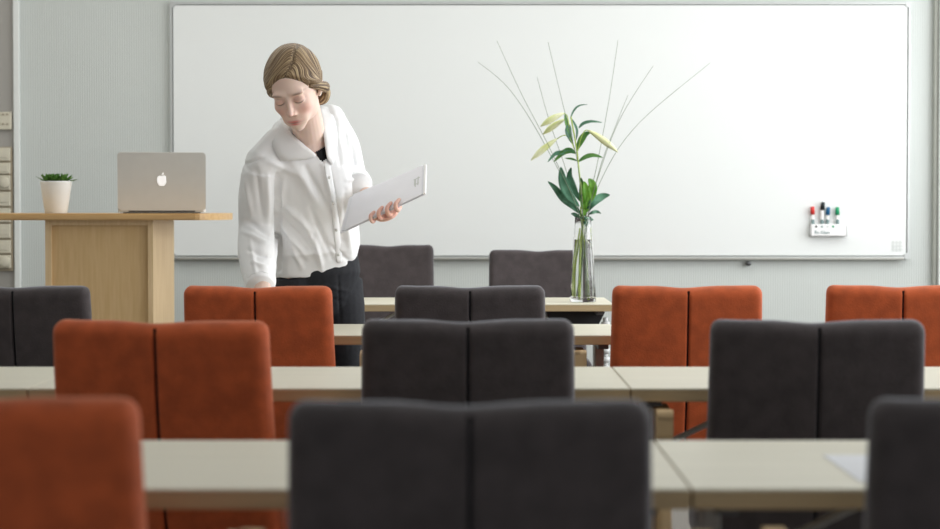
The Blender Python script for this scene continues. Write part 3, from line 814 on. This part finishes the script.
x, y, z = np.abs(L_[:, 0]), L_[:, 1], L_[:, 2]
skin = np.array(srgb(248, 219, 205)); lip = np.array(srgb(222, 134, 128)); blush = np.array(srgb(240, 178, 164)); brow = np.array(srgb(128, 98, 74)); lash = np.array(srgb(66, 46, 42)); lid = np.array(srgb(206, 158, 142))
cols = np.tile(skin, (len(co_w), 1))
def mixc(c, w_): 
    global cols
    cols = cols * (1 - w_[:, None]) + c * w_[:, None]
g = lambda cx, cz_, sx, sz: np.exp(-((x - cx) / sx) ** 2 - ((z - cz_) / sz) ** 2) * (y > .03)
mixc(blush, .55 * g(.040, -.034, .020, .020)); mixc(blush, .35 * g(0, -.036, .010, .010))
mixc(lid, .6 * g(.030, .004, .019, .011))  # eye-socket shading painted into the skin colour around the lids
wl = g(0, -.0665, .019, .0040); wl2 = g(0, -.0755, .015, .0042); mixc(lip, np.clip(1.1 * np.maximum(wl, wl2), 0, 1) * (y > .06))
mixc(np.array(srgb(130, 60, 58)), .85 * g(0, -.0705, .019, .0016) * (y > .06))
mixc(np.array(srgb(150, 90, 80)), .7 * g(.0085, -.0475, .005, .0028) * (y > .07))
mixc(brow, .75 * np.exp(-((x - .033) / .017) ** 4 - ((z - (.0215 - 9 * (x - .034) ** 2)) / .0038) ** 2) * (y > .04))
mixc(lash, .9 * np.exp(-((x - .031) / .0155) ** 4 - ((z - (-.0085 + 20 * (x - .031) ** 2)) / .0028) ** 2) * (y > .05))
# reddish hands
dh = np.minimum(np.linalg.norm(co_w - np.array(fpt(edge_u(386), 0)), axis=1), np.linalg.norm(co_w - np.array(palm[2]), axis=1))
mixc(np.array(srgb(226, 160, 142)), .6 * np.exp(-(dh / .07) ** 4))
colour(me, np.clip(cols, 0, 1))
person_loc = Vector((P(318, 290, 6.8).x, 6.8, 0))
person = thing('person', 'blonde woman in a loose white shirt and black trousers leaning over tables with a folder', 'person', person_loc)
def inperson(o): o.parent = person; o.matrix_parent_inverse = Matrix.Translation(-person_loc); return o
inperson(link('body', me, M['skin'], None, True))

# --- hair
hd = dirs; hr = rad
base = org + hd * hr[:, None]
X, Yh, Zh = base[:, 0], base[:, 1], base[:, 2]
line = Zh - (.80 * Yh + .004) + .012 * (Yh < 0) * np.clip(-Yh / .03, 0, 1) - .010 * np.cos(X / .022) * (Yh > .04) - .018 * sm(np.abs(X), .045, .07) * (-1) * (Yh > -.2)
mask = sm(line, -.001, .014)
ang0 = np.arctan2(Zh - .01, Yh)
X = X + .030 * sm(ang0, .55, 1.25)
part = np.exp(-(X / .0032) ** 2) * sm(Yh + Zh, .03, .06)
thick = .011 + .007 * sm(np.abs(X), .015, .06) * sm(.08 - Zh, -.02, .06)
thick *= 1 - .45 * part
ang = np.arctan2(Zh - .01, Yh + .0)               # fore-aft angle; strands run sideways from the parting
back = sm(np.abs(X), 0, .08)
sc_ = ang * 1.0 + .9 * back * 1.0
wig = np.array([noise.noise(Vector((a * 9, b * 1.2, 1.0))) for a, b in zip(sc_, np.abs(X) * 6)])
wig2 = wig * 0
hr2 = hr + (thick + .0015 * wig + .0013 * wig2) * mask - .004 * (1 - mask)
hpnt = org + hd * hr2[:, None]
hm = bmesh.new(); idx = {}
keep = mask > .02
V_ = [hm.verts.new(c) for c in h2w(hpnt)]
hm.verts.ensure_lookup_table()
for f in bmh.faces:
    ii = [v.index for v in f.verts]
    if any(keep[i] for i in ii): hm.faces.new([V_[i] for i in ii])
used = [i for i in range(len(V_)) if V_[i].link_faces]
bmesh.ops.delete(hm, geom=[v for v in V_ if not v.link_faces], context='VERTS')
cA, cB, cC = np.array(srgb(84, 64, 46)), np.array(srgb(146, 118, 84)), np.array(srgb(198, 172, 132))
def haircol(w1, w2, pt=None):
    t_ = np.clip(.45 + .75 * w1 + .9 * w2, 0, 1)[:, None]
    c = np.where(t_ < .6, cA + (cB - cA) * (t_ / .6), cB + (cC - cB) * ((t_ - .6) / .4))
    if pt is not None: c = c * (1 - .45 * pt[:, None]) + np.array(srgb(205, 165, 140)) * .45 * pt[:, None]
    return c
shade = 1 - .35 * part - .25 * sm(-line, -.02, .0)
hc = np.stack([shade, shade * .985, shade * .97, np.ones(len(shade))], 1)
St = np.stack([sc_ * 20, np.abs(X) * 14, sm(X, -.006, .006) * 3 + 5], 1)
me = bpy.data.meshes.new('hair'); hm.to_mesh(me); hm.free(); colour(me, hc[used]); strand(me, St[used])
hair = inperson(link('hair', me, M['hair'], None, True))
# coil swept over the ear into a low knot (viewer's right = local -x)
def coil(name, pts, rad_, seed):
    p, r_ = smoothpath(pts, rad_, 8); n = 20
    b2 = bmesh.new(); tube(b2, p, r_, n); m2 = bpy.data.meshes.new(name)
    w1 = []; 
    for i, v in enumerate(b2.verts):
        k = i % n; s_ = i // n
        q = noise.noise(Vector((k * .9 + s_ * .05, s_ * .06, seed))); q2 = noise.noise(Vector((k * 2.3, s_ * .1, seed + 4)))
        v.co += (v.co - p[min(s_, len(p) - 1)]) * .10 * q; w1.append((q, q2))
    bmesh.ops.recalc_face_normals(b2, faces=b2.faces); b2.to_mesh(m2); b2.free(); w1 = np.array(w1)
    kk = np.arange(len(w1)) % n * 2 * PI / n; ss = np.arange(len(w1)) // n
    colour(m2, np.ones((len(w1), 4)) * np.array([.97, .96, .94, 1])); strand(m2, np.stack([np.cos(kk) * 3.2 + seed, np.sin(kk) * 3.2, ss * .12], 1))
    return inperson(link(name, m2, M['hair'], None, True))
for sx in (-1, 1):
    coil('hair_sweep', [HV(sx * .060, .038, .020), HV(sx * .0755, .008, .002), HV(sx * .080, -.028, -.022), HV(sx * .066, -.066, -.046), HV(sx * .02, -.096, -.062)],
         [.006, .013, .017, .018, .014], 3 + sx)
coil('hair_knot', [HV(-.030, -.098, -.050), HV(-.062, -.092, -.070), HV(-.050, -.076, -.092), HV(-.018, -.088, -.094), HV(-.008, -.108, -.070), HV(-.035, -.116, -.058)], [.010, .013, .015, .015, .013, .009], 9)
bmh.free()

# --- shirt
sb = bmesh.new()
torso(sb, 1.0)
limb(sb, [P(263, 168, 6.60), P(260, 196, 6.64), P(258.5, 229, 6.68), P(258.5, 264, 6.56), P(260.5, 284, 6.46)], [.064, .069, .067, .059, .046], 26, 6, up=(1, 0, 0), round_end=False)
limb(sb, [P(318, 150, 6.68), P(264, 166, 6.60)], [.07, .062], 20, 6)
limb(sb, [P(292, 134, 6.64), P(280, 142, 6.63), P(262, 163, 6.60)], [.042, .050, .058], 20, 6)
limb(sb, [P(331, 123, 6.71), P(343, 146, 6.78), P(349.5, 174, 6.84), P(354, 183, 6.78), P(357, 187, 6.72)], [.055, .057, .056, .053, .044], 26, 6, round_end=False)
limb(sb, [P(318, 146, 6.68), P(330, 130, 6.70)], [.07, .057], 20, 6)
limb(sb, [P(316, 122, 6.69), P(332, 120, 6.71)], [.042, .052], 20, 6)
me = remesh(sb, .0042, 8, .5)
cw = npm(me)
nrm = np.array([v.normal[:] for v in me.vertices])
def proj(a):
    p = a - np.array([0, 0, CH]); cy, sy = math.cos(PITCH), math.sin(PITCH)
    zc_ = p[:, 1] * cy - p[:, 2] * sy; up_ = p[:, 1] * sy + p[:, 2] * cy
    return 470 + F * p[:, 0] / zc_, 264.5 - F * up_ / zc_
U, Vv = proj(cw)
def seg(x0, y0, x1, y1, wd, amp, u=None, v=None):
    u = U if u is None else u; v = Vv if v is None else v
    dx, dy = x1 - x0, y1 - y0; L2 = dx * dx + dy * dy; h = np.clip(((u - x0) * dx + (v - y0) * dy) / L2, 0, 1)
    d = np.hypot(u - x0 - h * dx, v - y0 - h * dy); tp = np.sin(PI * np.clip(h, .06, .94)) ** .6
    return amp * tp * np.exp(-(d / wd) ** 2)
D = np.zeros(len(cw))
front = (nrm[:, 1] < .25)
for s_ in ((277, 175, 279, 270, 2.2, -.016), (266, 160, 300, 176, 3, .004), (284, 178, 279, 212, 3, .008), (279, 200, 312, 232, 3, .007), (279, 214, 316, 250, 3, -.006),
           (282, 226, 308, 258, 2.6, .007), (296, 168, 318, 205, 4, .006), (306, 168, 330, 212, 3, -.006), (323, 165, 338, 225, 2.2, .007), (329, 170, 341, 240, 1.8, -.006),
           (300, 215, 322, 262, 2.6, .005), (310, 208, 332, 258, 2.6, -.005), (290, 240, 302, 268, 2.5, .007), (315, 240, 322, 270, 2.2, .006), (340, 200, 352, 258, 3, .006), (345, 190, 343, 240, 2.5, -.006),
           (336, 120, 340, 165, 2.2, -.006), (346, 125, 352, 160, 2, .005), (350, 140, 358, 178, 2, -.005), (344, 165, 364, 172, 1.8, -.006), (346, 180, 364, 178, 1.8, .005),
           (244, 175, 252, 215, 2.5, .005), (256, 170, 262, 215, 2.5, -.005), (268, 175, 268, 225, 3, .006), (246, 220, 272, 236, 2.5, -.006), (244, 232, 270, 245, 2.5, .006), (248, 250, 270, 256, 2.2, -.005),
           (252, 262, 270, 268, 2, .005), (250, 240, 256, 275, 2, .004), (330, 245, 350, 262, 2, -.005), (284, 256, 346, 250, 3, .004), (243, 165, 262, 158, 1.6, -.004)):
    D += seg(*s_)
nz = np.array([noise.noise(Vector((a * 10, b * 10, c * 4))) + .5 * noise.noise(Vector((a * 24 + 3, b * 20, c * 10))) for a, b, c in cw])
cw2 = cw + nrm * (1.6 * D[:, None] * front[:, None] + .0065 * nz[:, None])
setco(me, cw2)
# open neck
def inpoly(u, v, poly):
    c = np.zeros(len(u), bool); n_ = len(poly)
    for i in range(n_):
        x0, y0 = poly[i]; x1, y1 = poly[(i + 1) % n_]
        cond = ((y0 > v) != (y1 > v)) & (u < (x1 - x0) * (v - y0) / (y1 - y0 + 1e-9) + x0); c ^= cond
    return c
from mathutils.bvhtree import BVHTree
bv = BVHTree.FromPolygons([v.co for v in me.vertices], [p.vertices for p in me.polygons])
def surf(px, py, off=.002):
    o_ = Vector((0, 0, CH)); d_ = (P(px, py, 6.5) - o_).normalized(); h_ = bv.ray_cast(o_, d_)
    return (h_[0] - d_ * off) if h_[0] else P(px, py, 6.64)
U, Vv = proj(cw2)
op = inpoly(U, Vv, [(291, 124), (294, 134), (301, 141), (311, 150), (322, 160.5), (327, 158), (326, 148), (323, 132), (321, 108), (300, 95)]) & (nrm[:, 1] < .3)
op |= (Vv < 127) & (U < 321) & (U > 292)
b2 = bmesh.new(); b2.from_mesh(me); b2.verts.ensure_lookup_table()
bmesh.ops.delete(b2, geom=[b2.verts[i] for i in np.nonzero(op)[0]], context='VERTS')
b2.to_mesh(me); b2.free()
shirt = inperson(link('shirt', me, M['shirt'], None, True))
# collar pieces, placket, cuffs
def sheet(name, rows, m, parent, th=.003, sub=2):
    bm = bmesh.new(); Vr = [[bm.verts.new(p) for p in r] for r in rows]
    for A, B in zip(Vr, Vr[1:]):
        for i in range(len(A) - 1): bm.faces.new((A[i], A[i + 1], B[i + 1], B[i]))
    o = obj(name, bm, m, parent, True)
    s_ = o.modifiers.new('s', 'SUBSURF'); s_.levels = sub; s_.render_levels = sub
    s_ = o.modifiers.new('t', 'SOLIDIFY'); s_.thickness = th; s_.offset = 0
    return o
def childof(o, par): o.parent = par; o.matrix_parent_inverse = Matrix.Translation(-person_loc); return o
def flap(rows): return sheet('collar', [[surf(x, y, o) for (x, y) in row] for row, o in rows], M['shirt'], None, th=.0025, sub=1)
colL = flap([([(281, 118), (286, 127), (292, 134), (301, 142.5), (311, 150), (318, 156)], .010),
             ([(277, 122), (281, 131), (287, 139), (295, 148), (304, 154), (314, 157.5)], .012),
             ([(271, 127), (271, 139), (273, 151), (280, 163), (296, 160), (309, 159.5)], .005)])
colR = flap([([(319, 107), (321, 116), (322.5, 127), (324, 138), (325.5, 149), (327, 160)], .010),
             ([(324, 106), (327, 115), (329, 126), (331, 139), (331, 151), (330, 162)], .012),
             ([(329, 107), (334, 117), (337, 129), (338, 142), (336, 154), (333, 168)], .005)])
backc = sheet('collar_stand', [[P(281, 116, 6.66), P(290, 112, 6.70), P(302, 108, 6.72), P(312, 106, 6.71), P(319, 107, 6.68)],
                               [P(279, 124, 6.65), P(290, 122, 6.71), P(302, 120, 6.73), P(314, 117, 6.72), P(323, 117, 6.68)]], M['shirt'], None)
for o in (colL, colR, backc): inperson(o)
pr = []
rows = []
for k in range(14):
    t_ = k / 13; px = 326 + 13 * t_ + 2 * math.sin(t_ * 3); py = 160 + 103 * t_
    rows.append([surf(px - 3.2, py, .001), surf(px, py, .004), surf(px + 3.2, py, .001)])
inperson(sheet('placket', rows, M['shirt'], None, th=.0015, sub=1))
for t_ in (.17, .42, .68, .92):
    px = 326 + 13 * t_ + 2 * math.sin(t_ * 3); py = 160 + 103 * t_; q = surf(px, py, .006)
    bm = bmesh.new(); tube(bm, [q, q + Vector((0, -.003, 0))], .0052, 12); inperson(obj('button', bm, M['pot'], None, True))
def cuff(p0, p1, r0, r1):
    bm = bmesh.new(); d = p1 - p0; limb(bm, [p0, p0.lerp(p1, .5), p1], [r0, r0 * 1.03, r1], 24, 4, up=(1, 0, 0), round_end=False)
    for v in bm.verts: v.co += Vector((noise.noise(v.co * 40), noise.noise(v.co * 40 + Vector((5, 5, 5))), 0)) * .002
    return inperson(obj('cuff', bm, M['shirt'], None, True))
cuff(P(259.5, 274, 6.52), P(260.5, 288, 6.455), .050, .045)
cuff(P(353, 181, 6.79), P(358.5, 187.5, 6.70), .053, .047)
# black top in the neck opening
bm = bmesh.new(); torso(bm, .95, rings=[(*r[:3], r[3] * .72, *r[4:]) for r in RG[5:]], grow=.005)
me2 = remesh(bm, .003, 2); c2 = npm(me2); u2, v2 = proj(c2)
b2 = bmesh.new(); b2.from_mesh(me2); b2.verts.ensure_lookup_table()
kill = ~(inpoly(u2, v2, [(314.5, 152), (319, 149.5), (324, 146.5), (331, 145), (331, 163), (322, 165)]) & (c2[:, 1] < 6.66))
bmesh.ops.delete(b2, geom=[b2.verts[i] for i in np.nonzero(kill)[0]], context='VERTS'); b2.to_mesh(me2); b2.free()
inperson(link('camisole', me2, M['top'], None, True))
# trousers
tb = bmesh.new()
for hp_, kn, an, s_ in ((hipL, kL, aL, 1), (hipR, kR, aR, -1)):
    limb(tb, [hp_ + Vector((0, 0, .04)), hp_ + Vector((0, 0, -.05)), hp_.lerp(kn, .5), kn, kn.lerp(an, .4), an + Vector((0, 0, .0))], [.072, .079, .073, .058, .055, .045], 22, 6, up=(1, 0, 0), round_end=False)
limb(tb, [pelvis + Vector((-.002, 0, .07)), pelvis, pelvis + Vector((0, 0, -.08))], [(.128, .098), (.140, .104), (.118, .09)], 28, 4, up=(1, 0, 0))
me3 = remesh(tb, .005, 5)
c3 = npm(me3); n3 = np.array([v.normal[:] for v in me3.vertices]); u3, v3 = proj(c3)
D = seg(338, 276, 341, 330, 1.2, -.004, u3, v3) + seg(322, 285, 350, 292, 1.6, .003, u3, v3) + seg(318, 296, 346, 302, 1.6, -.003, u3, v3)
nz = np.array([noise.noise(Vector((a * 16, b * 16, c * 9))) for a, b, c in c3])
setco(me3, c3 + n3 * (D + .003 * nz)[:, None])
inperson(link('trousers', me3, M['trouser'], None, True))
for an in (aL, aR):
    bm = bmesh.new()
    limb(bm, [an + Vector((0, .035, -.058)), an + Vector((0, -.02, -.055)), an + Vector((-.005, -.08, -.058)), an + Vector((-.01, -.155, -.068))], [(.034, .034), (.039, .036), (.044, .028), (.034, .020)], 18, 5, up=(1, 0, 0))
    zmin = .0015
    for v in bm.verts: v.co.z = max(v.co.z, zmin)
    inperson(obj('shoe', bm, M['shoe'], None, True))
# hem closing band
rows = []
# folder held in the left hand
fo_t = thing('document_folder', 'thin white document folder held in the hand of the woman', 'folder', fBL)
def fquad(name, u0, u1, v0, v1, d0, d1, m):
    bm = bmesh.new(); A = [bm.verts.new(fpt(u, v) + fn * d0) for u, v in ((u0, v0), (u1, v0), (u1, v1), (u0, v1))]; B = [bm.verts.new(fpt(u, v) + fn * d1) for u, v in ((u0, v0), (u1, v0), (u1, v1), (u0, v1))]
    bm.faces.new(A); bm.faces.new(B[::-1])
    for i in range(4): bm.faces.new((A[i], B[i], B[(i + 1) % 4], A[(i + 1) % 4]))
    o = obj(name, bm, m); o.parent = fo_t; o.matrix_parent_inverse = Matrix.Translation(-fBL); return o
fquad('back_cover', 0, 1, 0, 1, -.004, -.002, M['folder'])
fquad('paper_block', .02, .975, .03, .97, -.002, .0015, M['paper'])
fquad('front_cover', .06, .955, .0, 1, .0015, .003, M['folder'])
fquad('spine_strip', .975, 1, 0, 1, -.002, .003, M['tray'])
for (u0, u1, v0, v1) in ((.86, .885, .35, .62), (.90, .915, .38, .66), (.85, .93, .60, .63), (.87, .92, .42, .45)):
    fquad('printed_mark', u0, u1, v0, v1, .003, .0034, M['faint'])

# ------------------------------------------------------------------ light
def area(name, loc, rot, sx, sy, e, col=(1, 1, 1), spread=180):
    l = bpy.data.lights.new(name, 'AREA'); l.shape = 'RECTANGLE'; l.size = sx; l.size_y = sy; l.energy = e; l.color = col; l.spread = R(spread)
    o = bpy.data.objects.new(name, l); C.objects.link(o); o.location = loc; o.rotation_euler = rot
    return o
for i, (a, b) in enumerate(wins):
    e = (6, 32, 64, 28)[i]
    area('window_light', (XR - .03, (a + b) / 2, 1.68), (0, R(90), 0), 1.6, b - a, e, (.97, .985, 1))
area('ceiling_fill', (0, 8.1, ZC - .03), (0, 0, 0), 5.6, 1.8, 42, (1, .99, .97))  # added fill under the ceiling to brighten the back of the room
area('ceiling_fill', (0, 4.6, ZC - .03), (0, 0, 0), 4.0, 3.0, 10, (1, .99, .97))  # weaker added fill from above, evens out the middle rows
w = bpy.data.worlds.new('world'); bpy.context.scene.world = w; w.use_nodes = True
w.node_tree.nodes['Background'].inputs[0].default_value = (.93, .97, 1, 1); w.node_tree.nodes['Background'].inputs[1].default_value = .7
sc = bpy.context.scene
sc.view_settings.view_transform = 'Standard'; sc.view_settings.look = 'None'; sc.view_settings.exposure = 0
sc.cycles.use_denoising = True; sc.cycles.caustics_refractive = True; sc.cycles.max_bounces = 10; sc.cycles.transmission_bounces = 10
sc.cycles.sample_clamp_indirect = 6
